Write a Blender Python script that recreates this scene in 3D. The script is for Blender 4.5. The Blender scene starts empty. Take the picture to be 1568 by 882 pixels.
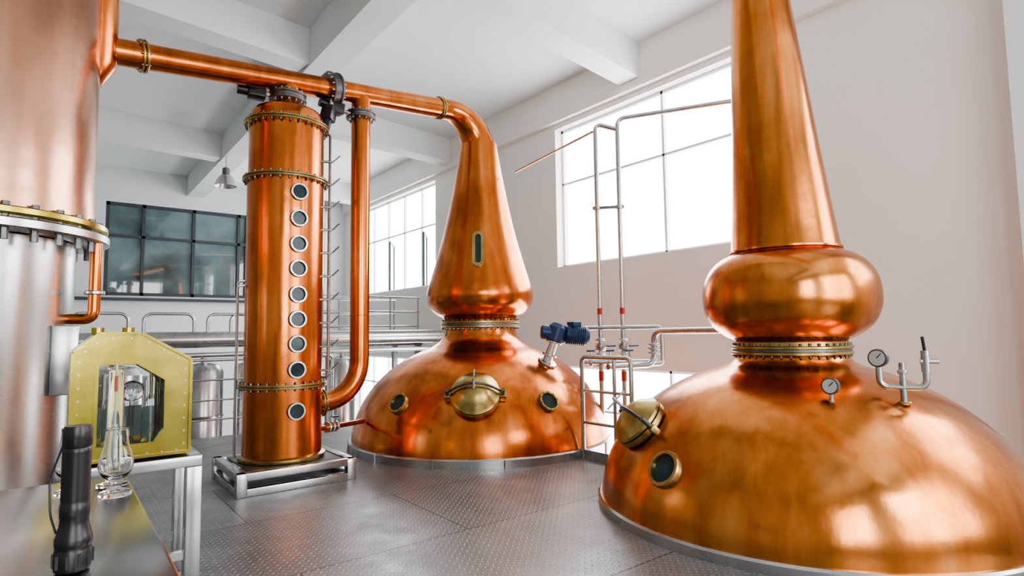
import bpy, math, random
from mathutils import Vector, Matrix, Quaternion
random.seed(4)
V = Vector
scene = bpy.context.scene

# ------------------------------------------------------------------ materials
def new_mat(name):
    m = bpy.data.materials.new(name); m.use_nodes = True
    nt = m.node_tree; b = nt.nodes['Principled BSDF']
    return m, nt, b

def noise_chain(nt, scale=(1,1,1), nscale=2.0, detail=5, distortion=0.0):
    tc = nt.nodes.new('ShaderNodeTexCoord'); mp = nt.nodes.new('ShaderNodeMapping')
    mp.inputs['Scale'].default_value = scale
    nt.links.new(tc.outputs['Object'], mp.inputs['Vector'])
    n = nt.nodes.new('ShaderNodeTexNoise'); n.inputs['Scale'].default_value = nscale
    n.inputs['Detail'].default_value = detail; n.inputs['Distortion'].default_value = distortion
    nt.links.new(mp.outputs['Vector'], n.inputs['Vector'])
    return n

def ramp(nt, src, stops):
    r = nt.nodes.new('ShaderNodeValToRGB')
    els = r.color_ramp.elements
    while len(els) < len(stops): els.new(0.5)
    for e, (p, c) in zip(els, stops):
        e.position = p; e.color = (c[0], c[1], c[2], 1)
    nt.links.new(src, r.inputs['Fac'])
    return r

def maprange(nt, src, a, b, lo=0.3, hi=0.7):
    m = nt.nodes.new('ShaderNodeMapRange')
    m.inputs['From Min'].default_value = lo; m.inputs['From Max'].default_value = hi
    m.inputs['To Min'].default_value = a; m.inputs['To Max'].default_value = b
    nt.links.new(src, m.inputs['Value'])
    return m

def metal(name, dark, mid, bright, r0, r1, nscale=1.3, streak=(5, 5, .5), bump=.02, bscale=6, mixf=.5, metallic=1.0):
    m, nt, b = new_mat(name)
    n1 = noise_chain(nt, (1, 1, 1), nscale, 6, .8)
    n2 = noise_chain(nt, streak, 1.5, 5, .3)
    mx = nt.nodes.new('ShaderNodeMath'); mx.operation = 'MULTIPLY'; mx.inputs[1].default_value = 1 - mixf
    my = nt.nodes.new('ShaderNodeMath'); my.operation = 'MULTIPLY_ADD'; my.inputs[1].default_value = mixf
    nt.links.new(n1.outputs['Fac'], mx.inputs[0]); nt.links.new(n2.outputs['Fac'], my.inputs[0]); nt.links.new(mx.outputs[0], my.inputs[2])
    r = ramp(nt, my.outputs[0], [(.32, dark), (.5, mid), (.68, bright)])
    nt.links.new(r.outputs['Color'], b.inputs['Base Color'])
    b.inputs['Metallic'].default_value = metallic
    rr = maprange(nt, n1.outputs['Fac'], r1, r0)
    nt.links.new(rr.outputs[0], b.inputs['Roughness'])
    if bump:
        n3 = noise_chain(nt, (1, 1, 1), bscale, 3, 0)
        bp = nt.nodes.new('ShaderNodeBump'); bp.inputs['Strength'].default_value = bump * 10
        bp.inputs['Distance'].default_value = .01
        nt.links.new(n3.outputs['Fac'], bp.inputs['Height']); nt.links.new(bp.outputs[0], b.inputs['Normal'])
    return m

def paint(name, col, rough=.6, var=.06, nscale=1.5, metallic=0.0, bump=0):
    m, nt, b = new_mat(name)
    n = noise_chain(nt, (1, 1, 1), nscale, 5, .2)
    lo = [max(0, c * (1 - var)) for c in col]; hi = [min(1, c * (1 + var)) for c in col]
    r = ramp(nt, n.outputs['Fac'], [(.3, lo), (.7, hi)])
    nt.links.new(r.outputs['Color'], b.inputs['Base Color'])
    b.inputs['Roughness'].default_value = rough; b.inputs['Metallic'].default_value = metallic
    if bump:
        n3 = noise_chain(nt, (1, 1, 1), 60, 3, 0)
        bp = nt.nodes.new('ShaderNodeBump'); bp.inputs['Strength'].default_value = bump; bp.inputs['Distance'].default_value = .005
        nt.links.new(n3.outputs['Fac'], bp.inputs['Height']); nt.links.new(bp.outputs[0], b.inputs['Normal'])
    return m

COPPER = metal('copper_polished', (.38, .095, .022), (.64, .19, .050), (.80, .30, .10), .15, .30)
COPPER_R = metal('copper_aged', (.38, .115, .024), (.60, .205, .052), (.76, .32, .105), .15, .31, nscale=1.6)
COPPER_S = metal('copper_satin', (.64, .32, .20), (.74, .40, .27), (.82, .48, .35), .20, .34, nscale=.8)
BRASS = metal('brass', (.30, .21, .07), (.46, .34, .13), (.60, .47, .22), .22, .40, nscale=6)
BRASS_SAFE = metal('brass_lacquered', (.34, .27, .045), (.47, .38, .08), (.58, .49, .14), .16, .34, nscale=3)
STEEL = metal('stainless_steel', (.46, .46, .455), (.54, .54, .535), (.62, .62, .61), .20, .32, nscale=2, bump=0)
STEEL_T = metal('table_steel', (.22, .22, .215), (.30, .295, .29), (.37, .36, .35), .14, .28, nscale=3, bump=0)
STEEL_D = metal('dark_steel', (.13, .13, .13), (.18, .18, .18), (.24, .24, .235), .35, .5, nscale=8)
BLACK = paint('black_plastic', (.010, .010, .012), .35, .2, 8)
BLUE = paint('blue_enamel', (.015, .05, .14), .35, .2, 6)
RED = paint('red_enamel', (.5, .04, .02), .4, .1, 6)
DIAL = paint('dial_white', (.55, .55, .53), .4, .03, 6)
PORT = paint('porthole_glass_dark', (.03, .05, .055), .12, .3, 10)
PORT.node_tree.nodes['Principled BSDF'].inputs['IOR'].default_value = 1.35
WALL = paint('wall_plaster_white', (.66, .685, .69), .85, .02, .6, bump=.05)
WALL_R = paint('wall_plaster_cream', (.80, .765, .725), .85, .025, .6, bump=.05)
WALL_K = paint('wall_plaster_darkened', (.42, .42, .41), .85, .04, .6, bump=.05)  # unseen walls: grey tone put in to darken reflections in the copper
CEIL = paint('ceiling_paint', (.70, .73, .725), .9, .02, .5)
FRAME = paint('window_frame_white', (.80, .81, .82), .5, .02, 3)
FRAME_D = paint('window_frame_dark', (.04, .05, .055), .4, .1, 3)
CONC = paint('ground_concrete', (.50, .49, .47), .6, .15, 1.2)
DGLASS = paint('interior_window_glass', (.12, .175, .18), .03, .6, .7)
DGLASS.node_tree.nodes['Principled BSDF'].inputs['IOR'].default_value = 1.8
TEAL = paint('safe_interior_teal', (.30, .42, .38), .35, .25, 6)

def glass_mat():
    m, nt, b = new_mat('clear_glass')
    b.inputs['Transmission Weight'].default_value = 1; b.inputs['Roughness'].default_value = .02
    b.inputs['IOR'].default_value = 1.45
    n = noise_chain(nt, (1, 1, 1), 4, 2, 0)
    r = ramp(nt, n.outputs['Fac'], [(.3, (.93, .97, .96)), (.7, (.97, .99, .99))])
    nt.links.new(r.outputs['Color'], b.inputs['Base Color'])
    return m
GLASS = glass_mat()

def checker_plate():
    m, nt, b = new_mat('checker_plate_steel')
    L = nt.links
    def math_(op, a=None, b_=None, c=None):
        n = nt.nodes.new('ShaderNodeMath'); n.operation = op
        for i, v in enumerate((a, b_, c)):
            if v is None: continue
            if isinstance(v, (int, float)): n.inputs[i].default_value = v
            else: L.new(v, n.inputs[i])
        return n.outputs[0]
    tc = nt.nodes.new('ShaderNodeTexCoord'); mp = nt.nodes.new('ShaderNodeMapping')
    mp.inputs['Scale'].default_value = (25, 25, 25); mp.inputs['Rotation'].default_value = (0, 0, math.radians(45))
    L.new(tc.outputs['Object'], mp.inputs['Vector'])
    sp = nt.nodes.new('ShaderNodeSeparateXYZ'); L.new(mp.outputs[0], sp.inputs[0])
    x, y = sp.outputs[0], sp.outputs[1]
    fx = math_('FLOOR', x); fy = math_('FLOOR', y)
    px = math_('SUBTRACT', math_('FRACT', x), .5); py = math_('SUBTRACT', math_('FRACT', y), .5)
    par = math_('FLOORED_MODULO', math_('ADD', fx, fy), 2.0)
    par = math_('GREATER_THAN', par, .5)
    def ell(p, q):
        a = math_('POWER', math_('ABSOLUTE', math_('DIVIDE', p, .50)), 2.0)
        c = math_('POWER', math_('ABSOLUTE', math_('DIVIDE', q, .17)), 2.0)
        return math_('SUBTRACT', 1.0, math_('ADD', a, c))
    e1 = ell(px, py); e2 = ell(py, px)
    mixn = nt.nodes.new('ShaderNodeMix'); mixn.data_type = 'FLOAT'
    L.new(par, mixn.inputs[0]); L.new(e1, mixn.inputs[2]); L.new(e2, mixn.inputs[3])
    h = math_('MINIMUM', math_('MAXIMUM', mixn.outputs[0], 0.0), .6)
    br = nt.nodes.new('ShaderNodeTexBrick')
    br.inputs['Scale'].default_value = 1.0; br.inputs['Mortar Size'].default_value = .006
    br.inputs['Brick Width'].default_value = 2.4; br.inputs['Row Height'].default_value = 1.2
    br.inputs['Color1'].default_value = (.86, .86, .86, 1); br.inputs['Color2'].default_value = (1, 1, 1, 1)
    br.inputs['Mortar'].default_value = (.30, .30, .30, 1)
    L.new(tc.outputs['Object'], br.inputs['Vector'])
    n1 = noise_chain(nt, (1, 1, 1), 1.6, 6, .6)
    r = ramp(nt, n1.outputs['Fac'], [(.3, (.24, .24, .242)), (.7, (.34, .34, .342))])
    mm = nt.nodes.new('ShaderNodeMix'); mm.data_type = 'RGBA'; mm.blend_type = 'MULTIPLY'; mm.inputs[0].default_value = 1
    L.new(r.outputs[0], mm.inputs[6]); L.new(br.outputs['Color'], mm.inputs[7])
    lug_mix = nt.nodes.new('ShaderNodeMix'); lug_mix.data_type = 'RGBA'  # blends the raised lugs towards a paler grey for contrast
    L.new(math_('MULTIPLY', h, .8), lug_mix.inputs[0]); L.new(mm.outputs[2], lug_mix.inputs[6]); lug_mix.inputs[7].default_value = (.50, .50, .50, 1)
    L.new(lug_mix.outputs[2], b.inputs['Base Color'])
    b.inputs['Metallic'].default_value = .6
    n2 = noise_chain(nt, (1, 1, 1), 5, 5, 0)
    rr = maprange(nt, n2.outputs['Fac'], .30, .46); L.new(rr.outputs[0], b.inputs['Roughness'])
    bp = nt.nodes.new('ShaderNodeBump'); bp.inputs['Strength'].default_value = .8; bp.inputs['Distance'].default_value = .006
    L.new(h, bp.inputs['Height']); L.new(bp.outputs[0], b.inputs['Normal'])
    return m
CHECK = checker_plate()

# ------------------------------------------------------------------ mesh builder
def smooth_profile(pts, n=6):
    out = []
    P = [pts[0]] + list(pts) + [pts[-1]]
    for i in range(1, len(P) - 2):
        p0, p1, p2, p3 = P[i - 1], P[i], P[i + 1], P[i + 2]
        for k in range(n):
            t = k / n
            out.append(tuple(.5 * ((2 * p1[j]) + (-p0[j] + p2[j]) * t + (2 * p0[j] - 5 * p1[j] + 4 * p2[j] - p3[j]) * t * t + (-p0[j] + 3 * p1[j] - 3 * p2[j] + p3[j]) * t ** 3) for j in range(2)))
    out.append(tuple(pts[-1]))
    return out

def fillet(pts, rad, n=8):
    pts = [V(p) for p in pts]
    if isinstance(rad, (int, float)): rad = [rad] * len(pts)
    out = [pts[0]]
    for i in range(1, len(pts) - 1):
        a, p, c = pts[i - 1], pts[i], pts[i + 1]
        u = (a - p); w = (c - p); lu, lw = u.length, w.length; u.normalize(); w.normalize()
        ang = u.angle(w)
        if ang > 3.1: out.append(p); continue
        t = min(rad[i] / math.tan(ang / 2), lu * .49 if i > 1 else lu * .98, lw * .49 if i < len(pts) - 2 else lw * .98)
        r = t * math.tan(ang / 2)
        bis = (u + w).normalized(); cen = p + bis * (r / math.sin(ang / 2))
        s = (p + u * t) - cen; e = (p + w * t) - cen
        ax = s.cross(e).normalized(); tot = s.angle(e)
        for k in range(n + 1):
            out.append(cen + Quaternion(ax, tot * k / n) @ s)
    out.append(pts[-1])
    return out

class B:
    def __init__(s, name, loc=(0, 0, 0)):
        s.name = name; s.loc = V(loc); s.v = []; s.f = []; s.fm = []; s.mats = []
    def mi(s, m):
        if m not in s.mats: s.mats.append(m)
        return s.mats.index(m)
    def add(s, vs, fs, m):
        o = len(s.v); k = s.mi(m)
        s.v += [V(v) for v in vs]
        for f in fs: s.f.append([i + o for i in f]); s.fm.append(k)
    def lathe(s, prof, m, c=(0, 0, 0), axis=(0, 0, 1), seg=32, lean=None, cap=True):
        c = V(c); q = V((0, 0, 1)).rotation_difference(V(axis).normalized())
        vs = []; fs = []
        for (r, z) in prof:
            for k in range(seg):
                a = 2 * math.pi * k / seg
                p = q @ V((max(r, 1e-4) * math.cos(a), max(r, 1e-4) * math.sin(a), z)) + c
                if lean: p += lean(z)
                vs.append(p)
        n = len(prof)
        for i in range(n - 1):
            for k in range(seg):
                k2 = (k + 1) % seg
                fs.append([i * seg + k, i * seg + k2, (i + 1) * seg + k2, (i + 1) * seg + k])
        if cap:
            fs.append(list(range(seg))[::-1]); fs.append([(n - 1) * seg + k for k in range(seg)])
        s.add(vs, fs, m)
    def cyl(s, a, b, r, m, seg=20, r2=None):
        a = V(a); b = V(b); l = (b - a).length
        s.lathe([(r, 0), (r if r2 is None else r2, l)], m, a, b - a, seg)
    def disc(s, c, axis, r, th, m, seg=40, bev=.006):
        bev = min(bev, th * .3)
        s.lathe([(r - bev, -th / 2), (r, -th / 2 + bev), (r, th / 2 - bev), (r - bev, th / 2)], m, c, axis, seg)
    def sphere(s, c, r, m, seg=20, sq=1.0, axis=(0, 0, 1)):
        s.lathe([(r * math.sin(math.pi * k / 12), -r * sq * math.cos(math.pi * k / 12)) for k in range(13)], m, c, axis, seg, cap=False)
    def box(s, c, size, m, rot=None, bev=0.0):
        c = V(c); x, y, z = [d / 2 for d in size]
        R = rot if rot is not None else Matrix.Identity(3)
        if bev <= 0:
            vs = [R @ V((sx * x, sy * y, sz * z)) + c for sz in (-1, 1) for sy in (-1, 1) for sx in (-1, 1)]
            fs = [[0, 2, 3, 1], [4, 5, 7, 6], [0, 1, 5, 4], [2, 6, 7, 3], [0, 4, 6, 2], [1, 3, 7, 5]]
            s.add(vs, fs, m)
        else:
            import bmesh
            bm = bmesh.new(); bmesh.ops.create_cube(bm, size=1)
            for v in bm.verts: v.co = V((v.co.x * size[0], v.co.y * size[1], v.co.z * size[2]))
            bmesh.ops.bevel(bm, geom=bm.edges[:], offset=bev, segments=2, affect='EDGES', profile=.5)
            bm.verts.index_update()
            s.add([R @ v.co + c for v in bm.verts], [[v.index for v in f.verts] for f in bm.faces], m); bm.free()
    def prism(s, poly, ax_u, ax_v, org, thick, m):
        ax_u = V(ax_u); ax_v = V(ax_v); n = ax_u.cross(ax_v).normalized(); org = V(org)
        k = len(poly)
        vs = [org + ax_u * p[0] + ax_v * p[1] + n * d for d in (0, thick) for p in poly]
        fs = [list(range(k))[::-1], list(range(k, 2 * k))]
        fs += [[i, (i + 1) % k, k + (i + 1) % k, k + i] for i in range(k)]
        s.add(vs, fs, m)
    def ringplate(s, outer, inner, ax_u, ax_v, org, thick, m):
        ax_u = V(ax_u); ax_v = V(ax_v); n = ax_u.cross(ax_v).normalized(); org = V(org); k = len(outer)
        vs = [org + ax_u * p[0] + ax_v * p[1] + n * d for d in (0, thick) for ring in (outer, inner) for p in ring]
        fs = []
        for i in range(k):
            j = (i + 1) % k
            fs.append([j, i, k + i, k + j]); fs.append([2 * k + i, 2 * k + j, 3 * k + j, 3 * k + i])
            fs.append([i, j, 2 * k + j, 2 * k + i]); fs.append([k + j, k + i, 3 * k + i, 3 * k + j])
        s.add(vs, fs, m)
    def tube(s, path, r, m, seg=14, cap=True):
        path = [V(p) for p in path]; n = len(path)
        rs = r if isinstance(r, (list, tuple)) else [r] * n
        tang = []
        for i in range(n):
            t = (path[min(i + 1, n - 1)] - path[max(i - 1, 0)])
            tang.append(t.normalized())
        up = V((0, 0, 1)) if abs(tang[0].z) < .9 else V((1, 0, 0))
        nrm = (up - tang[0] * up.dot(tang[0])).normalized()
        vs = []; fs = []
        for i in range(n):
            if i:
                nrm = (nrm - tang[i] * nrm.dot(tang[i])).normalized()
            bn = tang[i].cross(nrm)
            for k in range(seg):
                a = 2 * math.pi * k / seg
                vs.append(path[i] + (nrm * math.cos(a) + bn * math.sin(a)) * rs[i])
        for i in range(n - 1):
            for k in range(seg):
                k2 = (k + 1) % seg
                fs.append([i * seg + k, i * seg + k2, (i + 1) * seg + k2, (i + 1) * seg + k])
        if cap:
            fs.append(list(range(seg))[::-1]); fs.append([(n - 1) * seg + k for k in range(seg)])
        s.add(vs, fs, m)
    def bolts(s, c, axis, R, n, br, bh, m, off=0):
        c = V(c); ax = V(axis).normalized(); q = V((0, 0, 1)).rotation_difference(ax)
        for k in range(n):
            a = 2 * math.pi * (k + off) / n
            p = c + q @ V((R * math.cos(a), R * math.sin(a), 0))
            s.lathe([(br, -bh / 2), (br, bh / 2)], m, p, ax, 6)
    def flange(s, c, axis, R, th, m, nb=16, gap=.008, boltm=None, mb=None):
        c = V(c); ax = V(axis).normalized()
        s.disc(c + ax * (th / 2 + gap / 2), ax, R, th, m, 56)
        s.disc(c - ax * (th / 2 + gap / 2), ax, R, th, mb or m, 56)
        s.disc(c, ax, R - .012, gap * 1.5, STEEL_D, 40)
        s.bolts(c, ax, R - .025, nb, .011, th * 2 + gap + .04, boltm or STEEL)
    def obj(s, angle=35):
        me = bpy.data.meshes.new(s.name)
        me.from_pydata([v - s.loc for v in s.v], [], s.f)
        for m in s.mats: me.materials.append(m)
        me.polygons.foreach_set('material_index', s.fm)
        me.polygons.foreach_set('use_smooth', [True] * len(me.polygons))
        me.update()
        import bmesh
        bm = bmesh.new(); bm.from_mesh(me); bmesh.ops.recalc_face_normals(bm, faces=bm.faces[:]); bm.to_mesh(me); bm.free()
        me.set_sharp_from_angle(angle=math.radians(angle))
        o = bpy.data.objects.new(s.name, me); o.location = s.loc
        scene.collection.objects.link(o)
        return o

def dirs(c):
    v = V((c[0], c[1])).normalized()
    return V((-v.x, -v.y, 0)), V((v.y, -v.x, 0))
def az(c, deg):
    tc, rt = dirs(c); a = math.radians(deg)
    return (tc * math.cos(a) + rt * math.sin(a)).normalized()

# ------------------------------------------------------------------ room shell
XL, XR, YB, YF, ZG, ZC = -4.0, 7.5, -4.0, 19.0, -3.0, 6.1
def wall(name, axis, at, thick, lo, hi, z0, z1, opens, m):
    b = B(name)
    us = sorted(set([lo, hi] + [o[0] for o in opens] + [o[1] for o in opens]))
    zs = sorted(set([z0, z1] + [o[2] for o in opens] + [o[3] for o in opens]))
    for i in range(len(us) - 1):
        for j in range(len(zs) - 1):
            uc = (us[i] + us[i + 1]) / 2; zc = (zs[j] + zs[j + 1]) / 2
            if any(o[0] < uc < o[1] and o[2] < zc < o[3] for o in opens): continue
            du = us[i + 1] - us[i]; dz = zs[j + 1] - zs[j]
            if axis == 'x': b.box((at + thick / 2, uc, zc), (abs(thick), du, dz), m)
            else: b.box((uc, at + thick / 2, zc), (du, abs(thick), dz), m)
    return b.obj()

WIN_R = [(3.75, 8.15, 2.63, 5.3), (12.66, 17.6, 2.63, 5.3), (3.75, 8.15, -2.2, .78), (12.66, 17.6, -2.2, .78), (-3, .5, 2.63, 5.3)]
WIN_B = [(-2.2, .6, 1.2, 4.8), (2.2, 6.2, 1.0, 4.9)]
wall('wall_right', 'x', XR, .3, YB - .3, YF + .3, ZG, ZC, WIN_R, WALL_R)
wall('wall_left', 'x', XL, -.3, YB - .3, YF + .3, ZG, ZC, [], WALL_K)
WB = (1.0, 4.63, 2.56, 5.12)
wall('wall_back', 'y', YF, .3, XL, XR, ZG, ZC, [WB], WALL)
wall('wall_front', 'y', YB, -.3, XL, XR, ZG, ZC, WIN_B, WALL_K)
b = B('ceiling'); b.box(((XL + XR) / 2, (YB + YF) / 2, ZC + .1), (XR - XL + .6, YF - YB + .6, .2), CEIL); b.obj()
b = B('floor'); b.box(((XL + XR) / 2, (YB + YF) / 2, ZG - .1), (XR - XL + .6, YF - YB + .6, .2), CONC); b.obj()

def beam(c, size, skew=0):
    b = B('ceiling_beam'); R = Matrix.Rotation(math.radians(skew), 3, 'Z'); b.box(c, size, CEIL, R); b.obj()
beam((3.15, (YB + YF) / 2, 5.8), (.45, YF - YB, .6))
SK = 8.0; tk = math.tan(math.radians(SK))
for y in (.2, 6.2, 12.0, 17.4): beam(((3.375 + XR) / 2, y - tk * (XR - 3.375) / 2, 5.82), ((XR - 3.375) / math.cos(math.radians(SK)) - .06, .42, .56), SK)
for y in (-1.6, 3.0, 8.9, 14.8): beam(((2.925 + XL) / 2, y - tk * (2.925 - XL) / 2, 5.82), ((2.925 - XL) / math.cos(math.radians(SK)) - .06, .42, .56), SK)
b = B('trim_1'); b.box((XR - .06, (YB + YF) / 2, 5.75), (.12, YF - YB, .7), WALL_R); b.obj()
b = B('trim_2'); b.box(((XL + XR) / 2, YF - .08, 2.46), (XR - XL, .16, .08), FRAME_D); b.obj()
b = B('wall_pilaster'); b.box((XR - .12, .95, (ZG + 5.4) / 2), (.24, .8, 5.4 - ZG), WALL); b.obj()
b = B('wall_pilaster'); b.box((XR - .1, 10.4, (ZG + 5.4) / 2), (.2, .6, 5.4 - ZG), WALL); b.obj()
b = B('wall_pilaster'); b.box((XR - .25, 18.75, (ZG + ZC) / 2), (.5, .5, ZC - ZG), WALL); b.obj()

wn = [0]
def window(axis, at, o, vs, hs, m=FRAME, t=.05, depth=.07):
    wn[0] += 1
    b = B('window_%d' % wn[0]); u0, u1, z0, z1 = o
    def bar(uc, zc, du, dz):
        if axis == 'x': b.box((at, uc, zc), (depth, du, dz), m)
        else: b.box((uc, at, zc), (du, depth, dz), m)
    bar((u0 + u1) / 2, z0 + t / 2, u1 - u0, t); bar((u0 + u1) / 2, z1 - t / 2, u1 - u0, t)
    bar(u0 + t / 2, (z0 + z1) / 2, t, z1 - z0); bar(u1 - t / 2, (z0 + z1) / 2, t, z1 - z0)
    for v in vs: bar(v, (z0 + z1) / 2, t * .9, z1 - z0)
    for h in hs: bar((u0 + u1) / 2, h, u1 - u0, t * .8)
    return b
for i, o in enumerate(WIN_R):
    w = o[1] - o[0]
    vs = [5.76] if i in (0, 2) else [o[0] + w * k / 5 for k in range(1, 5)]
    if i == 4: vs = [o[0] + w / 2]
    hs = [4.24] if o[2] > 0 else [0.0]
    bb = window('x', XR + .2, o, vs, hs)
    if i == 1:
        for yy in (13.6, 15.6):
            R = Matrix.Rotation(math.radians(-35), 3, 'Z')
            for (dy, dz, sy, sz) in ((0, 0, .05, 1.4), (.8, 0, .05, 1.4), (.4, .7, .85, .05), (.4, -.7, .85, .05)):
                bb.box(V((XR + .2, yy, 3.4)) + R @ V((0, dy, dz)), (.04, sy, sz), FRAME_D, R)
    bb.obj()
for o in WIN_B:
    w = o[1] - o[0]; window('y', YB - .2, o, [o[0] + w * k / 4 for k in (1, 2, 3)], [2.5, 3.9], t=.08).obj()
bb = window('y', YF + .05, WB, [1.88, 3.13, 4.35], [4.2], FRAME_D, .09)
bb.box(((WB[0] + WB[1]) / 2, YF + .1, (WB[2] + WB[3]) / 2), (WB[1] - WB[0], .02, WB[3] - WB[2]), DGLASS)
bb.obj()

# platform
b = B('platform_floor')
b.box(((XL + 4.73) / 2, (YB + 9.2) / 2, -.05), (4.73 - XL, 9.2 - YB, .1), CHECK)
for y in (-3, 0, 3, 5.0, 7, 9.05): b.box(((XL + 4.7) / 2, y, -.22), (4.7 - XL, .12, .24), STEEL_D)
b.obj()
b = B('platform_post')
for x in (-2, 1, 3.9):
    for y in (0, 4.6, 8.9): b.box((x, y, -1.72), (.14, .14, 2.56), STEEL_D)
b.obj()

# ------------------------------------------------------------------ fittings
def porthole(b, p, n, R, ring, nb=8, depth=.05):
    b.lathe([(R, -.08), (R, depth * .7), (R * .95, depth), (R * .78, depth), (R * .73, depth * .55), (R * .73, -.08)], ring, p, n, 36, cap=False)
    b.lathe([(R * .74, -.02), (R * .74, depth * .35)], PORT, p, n, 28)
    if nb: b.bolts(V(p) + V(n) * (depth + .003), n, R * .87, nb, R * .06, .018, ring)

def manway(b, p, n, R, k_=1.0):
    n = V(n).normalized()
    side = V((0, 0, 1)).cross(n).normalized(); up = n.cross(side)
    b.lathe([(R * 1.0, -.2), (R * 1.0, .03), (R * 1.12, .035), (R * 1.12, .075), (R * 1.0, .08)], BRASS, p, n, 48)
    b.lathe([(R * 1.10, .085), (R * 1.10, .11), (R * .98, .13), (R * .8, .13 + .05 * k_), (R * .55, .13 + .09 * k_), (R * .28, .13 + .115 * k_), (.001, .13 + .12 * k_)], BRASS, p, n, 48)
    pt = [V(p) + side * (R * 1.28 * k) + n * (.10 + .20 * k_ * (1 - k * k)) for k in [-1 + j / 6 for j in range(13)]]
    b.tube(pt, R * .06, STEEL_D, 8)
    for k in (-1, 1):
        q = V(p) + side * (R * 1.25 * k)
        b.cyl(q - n * .06, q + n * .17, R * .09, STEEL_D, 10)
        b.box(q + n * .03, (R * .3, R * .28, .10), BRASS, Matrix((side, up, n)).transposed(), .01)
    c = V(p) + n * (.13 + .17 * k_)
    b.cyl(V(p) + n * (.12 + .1 * k_), c + n * .1, R * .07, STEEL, 10)
    b.cyl(c + n * .07 - up * R * .5, c + n * .07 + up * R * .5, R * .04, STEEL, 8)

def gauge(b, base, face, r=.045, h=.1):
    base = V(base); face = V(face).normalized()
    b.cyl(base, base + V((0, 0, h)), .012, STEEL, 10)
    b.lathe([(.02, 0), (.02, .03)], STEEL, base, (0, 0, 1), 6)
    c = base + V((0, 0, h + r))
    b.lathe([(r * .9, -.02), (r, -.015), (r, .018), (r * .9, .02)], STEEL_D, c, face, 28)
    b.lathe([(r * .82, .019), (r * .82, .022)], DIAL, c, face, 28)
    side = V((0, 0, 1)).cross(face).normalized()
    b.cyl(c + face * .025, c + face * .025 + (side * .6 + V((0, 0, .7))).normalized() * r * .7, .0025, BLACK, 6)

def dome_pt(C, r, H, a, z):
    s = max(-1, min(1, z / H)); co = math.sqrt(1 - s * s)
    d = az(C, a)
    p = V((C[0], C[1], 0)) + d * (r * co) + V((0, 0, z))
    n = (d * (co / r) + V((0, 0, s / H))).normalized()
    return p, n

# ------------------------------------------------------------------ middle pot still
MC = (4.50, 6.435); Mr, MH = 1.67, 1.33
LC = (1.83, 6.06); SC = (-.52, 5.73)
pdir = V((LC[0] - MC[0], LC[1] - MC[1], 0)); plen = pdir.length; pdir.normalize()
SL = .1335
def arm(t):
    return V((LC[0], LC[1], 4.04)) - pdir * t + V((0, 0, SL * t))
adir = (arm(0) - arm(1)).normalized()

b = B('pot_still', (MC[0], MC[1], 0))
c0 = V((MC[0], MC[1], 0))
dome = [(Mr, -.1)] + [(Mr * math.cos(a), MH * math.sin(a)) for a in [math.radians(66.4) * k / 26 for k in range(27)]]
dome += smooth_profile([(dome[-1][0], dome[-1][1]), (.56, 1.285), (.495, 1.36), (.47, 1.46)], 4)[1:]
b.lathe(dome, COPPER, c0, seg=144)
b.lathe([(Mr - .06, -2.2), (Mr - .02, -.12)], COPPER, c0, seg=96)
b.lathe([(Mr - .5, -2.99), (Mr - .3, -2.2)], STEEL_D, c0, seg=64)
b.lathe([(Mr + .015, -.12), (Mr + .035, -.11), (Mr + .035, .085), (Mr + .02, .1), (Mr - .02, .1)], STEEL, c0, seg=144, cap=False)
for k in range(14):
    d = az(MC, k * 360 / 14 + 8); b.box(c0 + d * (Mr + .04) + V((0, 0, .02)), (.012, .012, .14), STEEL)
b.flange(c0 + V((0, 0, 1.52)), (0, 0, 1), .53, .028, BRASS, 40, gap=.03, boltm=STEEL_D)
bulb = smooth_profile([(.47, 1.55), (.485, 1.60), (.58, 1.655), (.67, 1.745), (.712, 1.86), (.705, 1.97), (.655, 2.13), (.58, 2.38), (.465, 2.81), (.37, 3.26), (.287, 3.71), (.245, 3.98)], 5)
b.lathe(bulb, COPPER, c0, seg=96)
p, n = dome_pt(MC, Mr, MH, -2.5, .70); manway(b, p, n, .24)
for a in (-38, 30):
    p, n = dome_pt(MC, Mr, MH, a, .62); porthole(b, p, n, .125, BRASS, 10)
d = az(MC, -2); zc = 2.45; rr = .555
tilt = V((0, 0, 1)) * 1 - d * .255; tilt.normalize(); nn = (d + V((0, 0, .255))).normalized(); sd = tilt.cross(nn)
def oblong(w, h):
    return [(w * math.cos(a) , (h - w) * (1 if math.sin(a) >= 0 else -1) + w * math.sin(a)) for a in [2 * math.pi * (k + .5) / 28 for k in range(28)]]
org = c0 + V((0, 0, zc)) + d * (rr - .02)
b.ringplate(oblong(.075, .235), oblong(.036, .195), sd, tilt, org, .055, BRASS)
b.prism(oblong(.037, .196), sd, tilt, org, .035, PORT)
for q in oblong(.056, .216)[::3]: b.cyl(org + sd * q[0] + tilt * q[1] + nn * .05, org + sd * q[0] + tilt * q[1] + nn * .062, .006, STEEL_D, 6)
b.obj()

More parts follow.
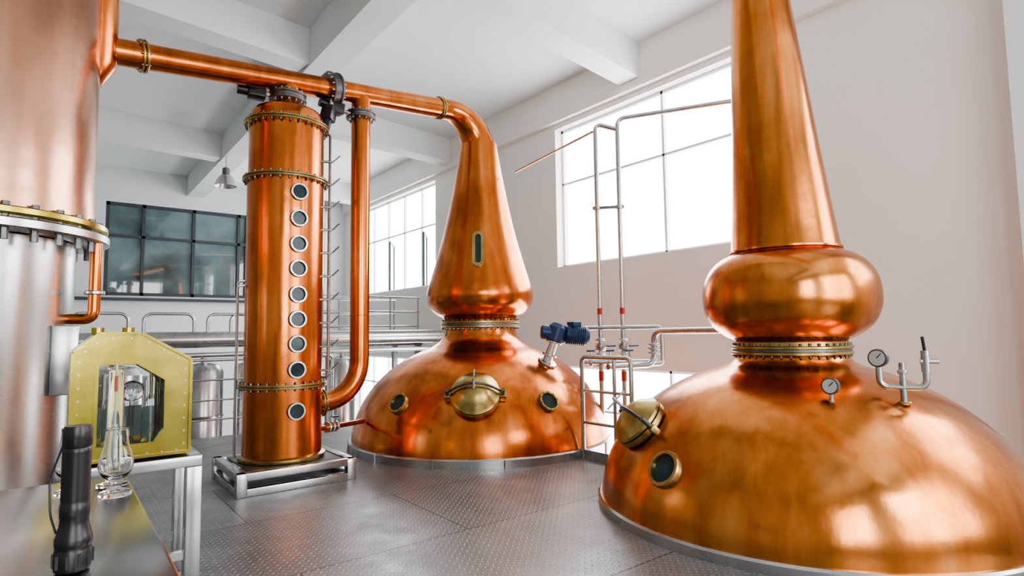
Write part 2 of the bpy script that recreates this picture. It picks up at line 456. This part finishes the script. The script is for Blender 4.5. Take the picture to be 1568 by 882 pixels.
b = B('vapour_pipe', arm(0))
path = fillet([c0 + V((0, 0, 3.80)), arm(plen), arm(1.2)], .50, 20)
path = [p for p in path if p.z > 3.79]
acc = 0; rs = []
for i, p in enumerate(path):
    if i: acc += (p - path[i - 1]).length
    t = min(1, max(0, (acc - .1) / .85)); rs.append(.243 - .128 * t)
rs[0] = .262 if path[0].z < 3.85 else rs[0]
b.tube(path, rs, COPPER, 40)
b.tube([arm(1.25), arm(-1.72)], .113, COPPER, 40)
for t in (2.02, -1.30):
    b.disc(arm(t) , adir, .145, .02, BRASS, 36); b.disc(arm(t) + adir * .03, adir, .145, .02, BRASS, 36)
    b.bolts(arm(t) + adir * .015, adir, .13, 8, .009, .07, STEEL_D)
b.flange(arm(.5), adir, .185, .03, STEEL_D, 14, gap=.06, boltm=STEEL)
def actuator(b, p, d):
    p = V(p); d = V(d).normalized()
    b.cyl(p, p + d * .14, .025, STEEL, 10)
    q = V((0, 0, 1)).rotation_difference(d).to_matrix()
    b.box(p + d * .2, (.13, .13, .17), BLACK, q, .015); b.cyl(p + d * .28, p + d * .38, .05, BLACK, 16)
actuator(b, arm(.5) - V((0, 0, .12)) + az(LC, 0) * .05, V((-.25, -.1, -1)))
b.obj()

# ------------------------------------------------------------------ right pot still
rx, rd = 2.265, 4.80
RC = (.787 * rx + .617 * rd, -.617 * rx + .787 * rd); Rr, RH = 1.55, 1.15
b = B('pot_still', (RC[0], RC[1], 0)); c0 = V((RC[0], RC[1], 0))
dome = [(Rr - .02, -.1), (Rr - .005, .0)] + [(Rr * math.cos(a), .02 + RH * math.sin(a)) for a in [math.radians(69.5) * k / 26 for k in range(27)]]
dome += smooth_profile([dome[-1], (.475, 1.125), (.43, 1.17), (.415, 1.23)], 4)[1:]
b.lathe(dome, COPPER_R, c0, seg=160)
b.lathe([(Rr - .06, -2.2), (Rr - .03, -.12)], COPPER_R, c0, seg=96)
b.lathe([(Rr - .5, -2.99), (Rr - .3, -2.2)], STEEL_D, c0, seg=64)
b.lathe([(Rr + .01, -.12), (Rr + .03, -.11), (Rr + .03, .06), (Rr + .015, .075), (Rr - .03, .075)], STEEL, c0, seg=160, cap=False)
b.flange(c0 + V((0, 0, 1.235)), (0, 0, 1), .455, .026, BRASS, 40, gap=.02, boltm=STEEL_D)
b.lathe([(.425, 1.26), (.425, 1.30)], BRASS, c0, seg=64)
_, rt = dirs(RC)
lean = lambda z: rt * (-.045 * max(0, z - 1.9))
neck = smooth_profile([(.41, 1.275), (.42, 1.31), (.50, 1.35), (.60, 1.435), (.655, 1.55), (.668, 1.67), (.648, 1.80), (.59, 1.91), (.51, 1.98), (.445, 2.01), (.422, 2.03)], 5)
neck += [(.414, 2.06), (.385, 2.35), (.342, 2.85), (.298, 3.4), (.258, 3.9), (.236, 4.2), (.215, 4.6)]
b.lathe(neck, COPPER_R, c0, seg=96, lean=lean)
b.lathe([(.430, 2.035), (.430, 2.05)], COPPER_R, c0, seg=80, lean=lean)
top = c0 + V((0, 0, 4.58)) + lean(4.58)
pth = fillet([top, top + V((0, 0, .65)), top + V((-1.2, -3.2, .4))], .4, 14)
acc = 0; rs = []
for i, p in enumerate(pth):
    if i: acc += (p - pth[i - 1]).length
    rs.append(max(.13, .216 - .09 * min(1, acc / .8)))
b.tube(pth, rs, COPPER_R, 36)
p, n = dome_pt(RC, Rr, RH, -56, .66); manway(b, p - n * .02, n, .195, .75)
p, n = dome_pt(RC, Rr, RH, -34, .45); porthole(b, p, n, .13, BRASS, 0)
p, n = dome_pt(RC, Rr, RH, 14, .91); gauge(b, p - V((0, 0, .01)), az(RC, -25), .055, .07)
p, n = dome_pt(RC, Rr, RH, 42, .89)
b.disc(p + V((0, 0, .02)), (0, 0, 1), .045, .02, BRASS, 20); b.cyl(p, p + V((0, 0, .13)), .02, STEEL, 12)
s_ = rt
x0 = p + V((0, 0, .12))
b.tube(fillet([x0 - s_ * .13 + V((0, 0, .13)), x0 - s_ * .13, x0 + s_ * .13, x0 + s_ * .13 + V((0, 0, .12))], .05, 6), .02, STEEL, 12)
b.cyl(x0 + V((0, 0, -.02)), x0 + V((0, 0, .16)), .019, STEEL, 12); b.disc(x0 + V((0, 0, .1)), (0, 0, 1), .03, .025, STEEL, 12)
gauge(b, x0 - s_ * .13 + V((0, 0, .1)), az(RC, -30), .06, .03)
b.cyl(x0 + s_ * .13 + V((0, 0, .1)), x0 + s_ * .13 + V((0, 0, .24)), .026, STEEL, 12)
b.cyl(x0 + s_ * .13 + V((0, 0, .22)), x0 + s_ * .12 + V((0, 0, .33)), .01, BLACK, 8)
b.cyl(x0 + s_ * .1 + V((0, 0, .17)), x0 + s_ * .2 + V((0, 0, .17)), .02, STEEL, 10)
b.obj()

# ------------------------------------------------------------------ rectifying column
b = B('rectifying_column', (LC[0], LC[1], 0)); c0 = V((LC[0], LC[1], 0)); Lr = .37
b.lathe([(Lr, .24), (Lr, 3.0)], COPPER, c0, seg=96)
b.lathe([(Lr - .008, 2.98), (Lr - .008, 3.55)], COPPER, c0, seg=96)
b.lathe(smooth_profile([(Lr - .005, 3.55), (Lr - .012, 3.62), (.33, 3.69), (.24, 3.735), (.13, 3.76), (.11, 3.78)], 5), COPPER, c0, seg=80)
b.lathe([(Lr + .03, .21), (Lr + .035, .22), (Lr + .035, .245), (Lr + .005, .26)], BRASS, c0, seg=80)
for z in (.92, 2.97, 3.54):
    b.flange(c0 + V((0, 0, z)), (0, 0, 1), Lr + .045, .018, BRASS, 28, gap=.008, boltm=STEEL_D)
b.cyl(c0 + V((0, 0, 3.7)), arm(0), .105, COPPER, 36)
b.flange(c0 + V((0, 0, 3.86)), (0, 0, 1), .185, .03, STEEL_D, 14, gap=.03, boltm=STEEL)
pn = az(LC, 18)
for z in (2.80, 2.54, 2.29, 2.05, 1.80, 1.56, 1.325, 1.08, .69):
    p = c0 + pn * (Lr - .012) + V((0, 0, z)); porthole(b, p, pn, .086, STEEL, 8, .045)
d = az(LC, 82)
q = c0 + d * (Lr + .055)
b.tube(fillet([q + V((0, 0, .98)) - d * .06, q + V((0, 0, .98)), q + V((0, 0, 3.5)), q + V((0, 0, 3.5)) - d * .06], .03, 4), .014, STEEL_D, 8)
for k in range(10):
    z = 1.05 + k * .24
    b.cyl(q + V((0, 0, z)) - d * .07, q + V((0, 0, z)) + d * .03, .014, STEEL, 8)
    e = q + V((0, 0, z)) + d * .03
    b.cyl(e, e + d * .07 + V((0, 0, .07)), .008, STEEL_D, 6)
d2 = az(LC, -88); q = c0 + d2 * (Lr + .06)
for o in (0, .05):
    qq = q + az(LC, 0) * o
    b.tube(fillet([qq + V((0, 0, .24)), qq + V((0, 0, 1.95 - o)), qq + V((0, 0, 1.95 - o)) - d2 * .08], .03, 4), .012, STEEL, 8)
dn = arm(.86)
low = V((dn.x, dn.y, .72)); inl = c0 + V((0, 0, .70)) + (low - c0 - V((0, 0, .72))).normalized() * (Lr - .03)
b.tube(fillet([dn, low, inl], .42, 16), .105, COPPER, 36)
b.flange(dn + V((0, 0, -.26)), (0, 0, 1), .165, .026, STEEL_D, 12, gap=.03, boltm=STEEL)
ed = V((inl.x - low.x, inl.y - low.y, 0)).normalized()
b.flange(inl - ed * .06, ed, .145, .018, BRASS, 10, gap=.01)
b.disc(V((dn.x, dn.y, 1.62)), (0, 0, 1), .108, .012, COPPER, 36)
actuator(b, V((dn.x, dn.y, 3.78 + .1)) + az(LC, -60) * .12, az(LC, -70) + V((0, 0, .15)))
actuator(b, c0 + V((0, 0, 3.86)) + az(LC, -80) * .1, az(LC, -80) + V((0, 0, .02)))
s0 = c0 + V((0, 0, .47)) + az(LC, 75) * (Lr - .02); s1 = V((MC[0], MC[1], .40)) - V((.97, -.05, 0)).normalized() * (Mr - .05)
b.cyl(s0, s1, .028, COPPER, 14)
mid = s0.lerp(s1, .25); dd = (s1 - s0).normalized()
for k in (-.08, 0, .08): b.disc(mid + dd * k, dd, .055, .03, STEEL, 16)
b.cyl(mid + V((0, 0, .02)), mid + V((0, 0, .1)), .012, STEEL, 8); b.cyl(mid + V((0, 0, .1)), mid + V((0, 0, .1)) + dd * .14, .012, BLUE, 8)
b.obj()

b = B('column_support_frame', (1.84, 6.05, 0)); fx, fy = 1.0, .92; cx, cy = 1.84, 6.05
for z, h in ((.17, .07), (.035, .07)):
    for sx in (-1, 1): b.box((cx + sx * fx / 2, cy, z), (.08, fy + .08, h), STEEL, bev=.006)
    for sy in (-1, 1): b.box((cx, cy + sy * fy / 2, z), (fx + .08, .08, h), STEEL, bev=.006)
for sx in (-1, 1):
    for sy in (-1, 1): b.box((cx + sx * fx / 2, cy + sy * fy / 2, .1), (.09, .09, .2), STEEL, bev=.006)
for k in (-.3, -.1, .1, .3): b.box((cx + k, cy, .17), (.06, fy, .06), STEEL_D)
b.box((cx, cy, .2), (.86, .82, .012), STEEL_D)
b.obj()

# ------------------------------------------------------------------ condenser at left
b = B('shell_condenser', (SC[0], SC[1], 0)); c0 = V((SC[0], SC[1], 0))
b.lathe([(.64, .1), (.64, 2.12)], STEEL, c0, seg=96)
b.lathe([(.78, .06), (.80, .065), (.80, .12), (.78, .125)], STEEL, c0, seg=96)
b.lathe([(.70, .0), (.70, .06)], STEEL_D, c0, seg=64)
b.bolts(c0 + V((0, 0, .13)), (0, 0, 1), .73, 28, .018, .07, STEEL)
b.lathe([(.84, 2.13), (.855, 2.14), (.855, 2.19), (.84, 2.20)], STEEL, c0, seg=112)
b.lathe([(.80, 2.20), (.80, 2.22)], STEEL_D, c0, seg=96)
b.lathe([(.83, 2.22), (.845, 2.23), (.845, 2.265), (.83, 2.275)], BRASS_SAFE, c0, seg=112)
b.bolts(c0 + V((0, 0, 2.18)), (0, 0, 1), .79, 30, .024, .25, STEEL_D)
b.lathe([(.76, 2.27), (.745, 2.5), (.745, 5.0), (.6, 5.3), (.2, 5.45), (.01, 5.46)], COPPER_S, c0, seg=112)
nz = arm(-1.74)
b.lathe([(.02, 3.40), (.12, 3.47), (.235, 3.66), (.24, 4.6), (.1, 4.75), (.01, 4.78)], COPPER, V((nz.x, nz.y, 0)), seg=40)
d = az(SC, 66); q = c0 + d * .80
b.tube(fillet([q + V((0, 0, 2.15)), q + V((0, 0, 1.55)), q + V((0, 0, 1.55)) - d * .25], .06, 5), .04, COPPER, 16)
b.disc(q + V((0, 0, 1.75)), (0, 0, 1), .07, .03, STEEL, 16)
b.box(c0 + az(SC, 52) * .70 + V((0, 0, 1.25)), (.16, .08, .5), STEEL, bev=.01)
b.obj()

# ------------------------------------------------------------------ spirit safe on stand
sx0, sx1, sy0, sy1, sz0, sz1 = .09, .62, 3.78, 4.14, .755, 1.42
b = B('spirit_safe', ((sx0 + sx1) / 2, (sy0 + sy1) / 2, .755))
W = sx1 - sx0; H = sz1 - sz0
outer = [(0, 0), (W, 0), (W, H * .78), (W * .55, H), (W * .2, H), (0, H * .86)]
inner = [(W * .2, H * .12), (W * .68, H * .12), (W * .77, H * .22), (W * .77, H * .62), (W * .52, H * .76), (W * .2, H * .76)]
U = V((1, 0, 0)); Z = V((0, 0, 1))
b.ringplate(outer, inner, U, Z, (sx0, sy0 + .02, sz0), .02, BRASS_SAFE)
# rear glazed panel in a brass frame: daylight passes through the safe
b.ringplate(outer, inner, U, Z, (sx0, sy1, sz0), .02, BRASS_SAFE)
b.prism([(W * .2, H * .12), (W * .68, H * .12), (W * .77, H * .22), (W * .77, H * .38), (W * .2, H * .38)], U, Z, (sx0, sy1 - .02, sz0), .004, TEAL)
grow = [((p[0] - W * .5) * 1.1 + W * .5, (p[1] - H * .45) * 1.08 + H * .45) for p in inner]
b.ringplate(grow, inner, U, Z, (sx0, sy0, sz0), .012, BRASS_SAFE)
b.prism(grow, U, Z, (sx0, sy0 + .012, sz0), .004, GLASS)
for i in range(6):
    j = (i + 1) % 6
    p0 = V((sx0 + outer[i][0], 0, sz0 + outer[i][1])); p1 = V((sx0 + outer[j][0], 0, sz0 + outer[j][1]))
    e = (p1 - p0); nrm = V((e.z, 0, -e.x)).normalized()
    if i == 0: nrm = -nrm
    yy0, yy1 = sy0 - .015, sy1 + .015
    vs = [V((p.x, y, p.z)) + nrm * k for k in (0, .014) for p in (p0, p1) for y in (yy0, yy1)]
    b.add(vs, [[0, 1, 3, 2], [4, 6, 7, 5], [0, 4, 5, 1], [2, 3, 7, 6], [0, 2, 6, 4], [1, 5, 7, 3]], BRASS_SAFE)
for i in range(6):
    a, c = outer[i], outer[(i + 1) % 6]
    ln = math.hypot(c[0] - a[0], c[1] - a[1]); k = max(2, int(ln / .07))
    for t in range(k):
        x = a[0] + (c[0] - a[0]) * (t + .5) / k; z = a[1] + (c[1] - a[1]) * (t + .5) / k
        x += (W / 2 - x) * .08; z += (H / 2 - z) * .06
        b.cyl((sx0 + x, sy0, sz0 + z), (sx0 + x, sy0 - .008, sz0 + z), .006, STEEL, 6)
for x, z in ((.1, H), (.24, H)):
    b.cyl((sx0 + x, 3.9, sz0 + z), (sx0 + x, 3.9, sz0 + z + .04), .03, BRASS_SAFE, 16)
def vessel(x, y, r, h, zb=.03):
    b.lathe([(r * .95, 0), (r, .01), (r, h * .92), (r * 1.05, h), (r * .97, h), (r * .93, h * .9), (r * .93, .015), (.001, .012)], GLASS, (sx0 + x, y, sz0 + zb), seg=28)
vessel(.36, 3.90, .045, .40); vessel(.17, 3.92, .04, .42); vessel(.43, 3.96, .03, .36); vessel(.25, 4.03, .03, .26)
b.sphere((sx0 + .27, 3.92, sz0 + .35), .06, GLASS, 28)
b.cyl((sx0 + .27, 3.92, sz0 + .05), (sx0 + .27, 3.92, sz0 + .3), .012, GLASS, 12)
for x in (.17, .36): b.cyl((sx0 + x, 3.92, sz0 + .30), (sx0 + x, 3.92, sz0 + .52), .008, BRASS, 10)
b.box((sx0 + W / 2, 3.95, sz0 + .03), (W * .8, .2, .02), BRASS)
b.obj()
b = B('safe_stand', (.35, 3.96, 0))
b.box((.36, 3.96, .71), (.66, .46, .06), STEEL, bev=.006)
for x in (.07, .65):
    for y in (3.77, 4.15): b.box((x, y, .34), (.08, .08, .68), STEEL, bev=.006)
b.box((.35, 3.77, .2), (.56, .04, .04), STEEL); b.box((.35, 4.15, .2), (.56, .04, .04), STEEL)
b.obj()

# ------------------------------------------------------------------ foreground steel table
TZ = 1.047
b = B('steel_table', (-.5, 1.1, 0))
tx0, tx1, ty0, ty1 = -1.3, .165, .42, 1.86
b.box(((tx0 + tx1) / 2, (ty0 + ty1) / 2, TZ - .02), (tx1 - tx0, ty1 - ty0, .04), STEEL_T, bev=.008)
for x in (tx0 + .06, tx1 - .06):
    for y in (ty0 + .06, ty1 - .06): b.box((x, y, (TZ - .04) / 2), (.05, .05, TZ - .04), STEEL, bev=.004)
b.box(((tx0 + tx1) / 2, (ty0 + ty1) / 2, .25), (tx1 - tx0 - .1, ty1 - ty0 - .1, .02), STEEL_T)
b.obj()

def whisky_glass(x, y, s=1.0):
    b = B('tasting_glass', (x, y, TZ))
    prof = [(.030, 0), (.033, .004), (.030, .010), (.012, .018), (.009, .028), (.012, .034), (.026, .046), (.034, .064), (.033, .082), (.026, .108), (.0225, .135), (.0225, .148), (.0212, .148), (.0212, .135), (.0247, .108), (.0315, .082), (.032, .064), (.024, .049), (.008, .041), (.0005, .040)]
    b.lathe([(r * s, z * s) for r, z in smooth_profile(prof, 3)], GLASS, (x, y, TZ + .001), seg=36); return b.obj(80)
whisky_glass(.122, 1.61); whisky_glass(.045, 1.69)
jx, jy = .125, 1.72
b = B('hydrometer_jar', (jx, jy, TZ))
b.lathe([(.034, 0), (.034, .006), (.014, .012), (.0165, .02), (.0165, .275), (.021, .282), (.0195, .282), (.015, .27), (.015, .022), (.0005, .02)], GLASS, (jx, jy, TZ + .001), seg=28)
b.lathe([(.0005, .06), (.007, .07), (.007, .12), (.0025, .14), (.0025, .285), (.0005, .29)], DIAL, (jx, jy, TZ + .001), seg=14)
b.lathe([(.0038, .225), (.0038, .262)], RED, (jx, jy, TZ + .001), seg=14)
b.obj()
fx_, fy_ = .036, 1.145
b = B('flashlight', (fx_, fy_, TZ))
b.lathe([(.020, 0), (.0235, .003), (.0245, .008), (.0245, .03), (.0235, .032), (.0235, .038), (.0245, .04), (.0245, .05), (.023, .053), (.019, .070), (.0185, .08), (.0195, .082), (.0195, .098), (.0185, .1), (.0185, .105)] +
        [(.0185 + (.0006 if k % 2 else 0), .107 + k * .0028) for k in range(26)] + [(.0185, .183), (.0175, .185), (.0195, .188), (.0195, .212), (.0175, .217), (.0175, .218)], BLACK, (fx_, fy_, TZ + .001), seg=32)
for k in range(10):
    a = 2 * math.pi * k / 10; b.box((fx_ + .0245 * math.cos(a), fy_ + .0245 * math.sin(a), TZ + .02), (.004, .004, .02), BLACK)
b.tube(fillet([(fx_ - .018, fy_, TZ + .19), (fx_ - .032, fy_ + .01, TZ + .14), (fx_ - .03, fy_ - .005, TZ + .09), (fx_ - .022, fy_, TZ + .06)], .04, 5), .0015, BLACK, 6)
b.obj()

# ------------------------------------------------------------------ notch guard rail
def T(b, pts, r, m=STEEL, rad=.06, seg=12): b.tube(fillet(pts, rad, 5), r, m, seg)
b = B('guard_rail', (4.70, 4.4, 0))
ya, yb = 4.73, 4.02
T(b, [(4.69, ya, 0), (4.69, ya, 1.12), (4.69, yb, 1.12), (4.69, yb, 0)], .024)
for z in (.75, .4): b.cyl((4.69, ya, z), (4.69, yb, z), .016, STEEL, 10)
b.cyl((4.69, 4.25, 0), (4.69, 4.25, 1.12), .02, STEEL, 10)
b.box((4.69, (ya + yb) / 2, .05), (.01, ya - yb, .1), STEEL)
b.obj()
b = B('process_pipework', (5.5, 5.1, 0))
p1, p2 = (5.5, 5.2), (5.68, 4.98)
T(b, [(p1[0], p1[1], -.6), (p1[0], p1[1], 4.12), (p2[0], p2[1], 4.02)], .03)
T(b, [(p2[0], p2[1], -.6), (p2[0], p2[1], 4.16), (6.55, 3.75, 4.22)], .03, rad=.1)
b.tube([(4.86, 6.1, 3.58), (5.48, 5.22, 4.02)], .016, COPPER_S, 10)
for z in (3.0,):
    b.box((5.59, 5.09, z), (.4, .05, .03), STEEL_D, Matrix.Rotation(math.radians(-50), 3, 'Z'))
    for p in (p1, p2): b.disc((p[0], p[1], z), (0, 0, 1), .05, .05, STEEL, 14)
for p in (p1, p2):
    for z in (1.30, 1.12, .98): b.disc((p[0], p[1], z), (0, 0, 1), .065, .025, STEEL, 16)
    b.box((p[0], p[1], 1.21), (.1, .1, .1), STEEL, bev=.01)
    b.cyl((p[0], p[1], 1.2), (p[0] - .02, p[1] - .12, 1.22), .014, STEEL, 8)
    b.cyl((p[0] - .02, p[1] - .12, 1.22), (p[0] + .1, p[1] - .16, 1.22), .014, BLUE, 8)
    b.cyl((p[0], p[1], .78), (p[0], p[1], .9), .034, RED, 12)
    b.cyl((p[0], p[1], 1.62), (p[0], p[1], 1.70), .033, RED, 12)
T(b, [(5.1, 5.75, 1.0), (5.15, 5.65, 1.45), (5.9, 4.55, 1.45), (5.9, 4.55, 1.0), (5.4, 4.6, 1.0)], .026)
T(b, [(5.0, 4.62, 1.0), (5.68, 4.5, 1.0), (5.68, 4.5, 1.40), (5.35, 2.9, 1.40)], .036, rad=.12)
for z in (1.24, 1.19, 1.14): b.disc((5.68, 4.5, z), (0, 0, 1), .075, .03, STEEL, 16)
b.cyl((5.3, 5.3, 1.02), (5.9, 4.7, 1.02), .03, STEEL, 12)
for k in range(3):
    q = V((5.36 + k * .17, 5.24 - k * .17, 1.02)); b.disc(q, (1, -1, 0), .06, .04, STEEL, 14); b.cyl(q, q + V((0, 0, .13)), .014, STEEL, 8); b.box(q + V((0, 0, .14)), (.12, .03, .02), BLUE)
b.obj()

b = B('agitator_motor', (5.2, 5.6, 1.2))
p, n = dome_pt(MC, Mr, MH, 50, 1.03)
b.loc = p.copy()
rM = dirs(MC)[1]
up = (V((0, 0, 1)) + rM * .35).normalized()
b.disc(p + n * .01, n, .12, .03, STEEL, 24)
b.cyl(p - n * .03, p + up * .28, .055, STEEL, 20); b.disc(p + up * .1, up, .09, .03, STEEL, 24); b.disc(p + up * .27, up, .1, .03, STEEL, 24)
m0 = p + up * .38
b.lathe([(.10, -.11), (.12, -.09), (.12, .07), (.08, .12)], BLUE, m0, up, 24)
ax = (rM * 1 + V((0, 0, -.12))).normalized()
b.lathe([(.06, -.20), (.09, -.18), (.09, -.08), (.07, -.06), (.07, .10), (.115, .12), (.115, .36), (.09, .40), (.02, .41)], BLUE, m0, ax, 24)
for k in range(9): b.disc(m0 + ax * (.14 + k * .025), ax, .125, .008, BLUE, 24)
b.box(m0 + V((0, 0, .13)) + ax * .22, (.13, .13, .07), BLUE, bev=.01)
b.obj()

# ------------------------------------------------------------------ background
b = B('platform_railing', (1, 9.1, 0))
for x in [-3.5 + k * 1.15 for k in range(7)]: b.cyl((x, 9.1, 0), (x, 9.1, 1.08), .02, STEEL, 10)
T(b, [(-3.6, 9.1, 1.08), (3.5, 9.1, 1.08), (3.5, 9.1, 0)], .022)
for z in (.8, .52, .25): b.cyl((-3.6, 9.1, z), (3.5, 9.1, z), .013, STEEL, 8)
b.obj()
b = B('overhead_vapour_pipe', (2.5, 10.6, 1.36))
b.cyl((-3.6, 10.6, 1.36), (7.2, 10.6, 1.36), .13, STEEL, 28)
b.cyl((-3.6, 10.3, 1.12), (6.0, 10.3, 1.12), .04, STEEL, 12)
for x in (-3.2, 0.2, 2.9, 6.6):
    b.box((x, 10.6, 1.18), (.1, .5, .06), STEEL_D); b.box((x, 10.6, -.92), (.1, .1, 4.16), STEEL_D)
for x in (0.2, 1.1, 2.0, 2.35):
    T(b, [(x, 10.7, 1.4), (x, 10.7, 1.78), (x + .7, 10.7, 1.78), (x + .7, 10.7, 1.4)], .025, rad=.12)
b.obj()
def tank(x, y, r, top):
    b = B('stainless_tank', (x, y, ZG))
    b.lathe([(r * .95, .25), (r, .3), (r, top - ZG - .15), (r * .8, top - ZG - .04), (r * .3, top - ZG), (.05, top - ZG)], STEEL, (x, y, ZG), seg=48)
    for z in (1.5, 3.0): b.lathe([(r, z), (r + .015, z + .01), (r + .015, z + .04), (r, z + .05)], STEEL, (x, y, ZG), seg=48, cap=False)
    for k in range(4):
        a = math.pi / 4 + k * math.pi / 2; b.cyl((x + r * .8 * math.cos(a), y + r * .8 * math.sin(a), ZG), (x + r * .8 * math.cos(a), y + r * .8 * math.sin(a), ZG + .4), .04, STEEL, 10)
    b.cyl((x, y, top), (x, y, top + .12), .05, STEEL, 12)
    b.obj()
for x, y, r in ((2.1, 11.5, .32), (2.95, 11.6, .32), (3.8, 11.6, .32), (.8, 11.6, .42), (4.9, 12.2, .3), (-.5, 12.0, .5)): tank(x, y, r, .95)
b = B('mezzanine_walkway', (5.4, 13.5, 1.2))
b.box((5.3, 13.5, 1.2), (3.8, 1.4, .12), STEEL_D)
for x in (3.5, 7.1):
    for y in (12.85, 14.1): b.box((x, y, -.93), (.12, .12, 4.14), STEEL_D)
for y in (12.85, 14.15):
    for x in (3.45, 4.15, 4.85, 5.6, 6.35, 7.1): b.cyl((x, y, 1.26), (x, y, 2.3), .022, STEEL, 10)
    for z in (2.3, 1.95, 1.6): b.cyl((3.45, y, z), (7.15, y, z), .02, STEEL, 8)
b.obj()
def lamp(x, y, z):
    b = B('high_bay_lamp', (x, y, z))
    b.cyl((x, y, z + .25), (x, y, 5.5), .012, STEEL, 8)
    b.lathe([(.06, .27), (.08, .25), (.08, .12), (.06, .1)], STEEL_D, (x, y, z), seg=24)
    b.lathe(smooth_profile([(.07, .12), (.12, .09), (.19, -.02), (.23, -.14), (.225, -.14), (.18, -.02), (.11, .07), (.05, .09)], 4), STEEL, (x, y, z), seg=36, cap=False)
    b.sphere((x, y, z - .02), .06, DIAL, 16)
    b.obj()
lamp(2.95, 14.2, 4.95)
b = B('downpipe', (6.8, 18.4, 0)); b.cyl((6.8, 18.4, ZG), (6.8, 18.4, 5.4), .06, FRAME, 14); b.obj()
b = B('downpipe', (7.2, 9.9, 0)); b.cyl((7.2, 9.9, ZG), (7.2, 9.9, 5.5), .05, FRAME, 14); b.obj()

# ------------------------------------------------------------------ world + light
w = bpy.data.worlds.new('overcast_sky'); scene.world = w; w.use_nodes = True
bg = w.node_tree.nodes['Background']; bg.inputs['Color'].default_value = (.96, .98, 1.0, 1); bg.inputs['Strength'].default_value = 8.0
def portal(c, sx, sy, rot):
    l = bpy.data.lights.new('window_portal', 'AREA'); l.shape = 'RECTANGLE'; l.size = sx; l.size_y = sy
    try: l.cycles.is_portal = True
    except Exception: pass
    o = bpy.data.objects.new('window_portal', l); o.location = c; o.rotation_euler = rot; scene.collection.objects.link(o)
for o in WIN_R: portal((XR + .28, (o[0] + o[1]) / 2, (o[2] + o[3]) / 2), o[3] - o[2], o[1] - o[0], (0, math.radians(90), 0))
for o in WIN_B: portal(((o[0] + o[1]) / 2, YB - .28, (o[2] + o[3]) / 2), o[1] - o[0], o[3] - o[2], (math.radians(90), 0, 0))

# ------------------------------------------------------------------ camera
cam = bpy.data.cameras.new('camera'); cam.sensor_width = 36; cam.lens = 20.55; cam.clip_start = .02
co = bpy.data.objects.new('camera', cam); scene.collection.objects.link(co)
M = Matrix.Rotation(math.radians(-38.1), 4, 'Z') @ Matrix.Rotation(math.radians(94.4), 4, 'X') @ Matrix.Rotation(math.radians(-.8), 4, 'Z')
co.matrix_world = Matrix.Translation((0, 0, 1.4)) @ M
scene.camera = co
scene.view_settings.view_transform = 'AgX'
try: scene.view_settings.look = 'AgX - Medium High Contrast'
except Exception: pass
scene.view_settings.exposure = 0.25
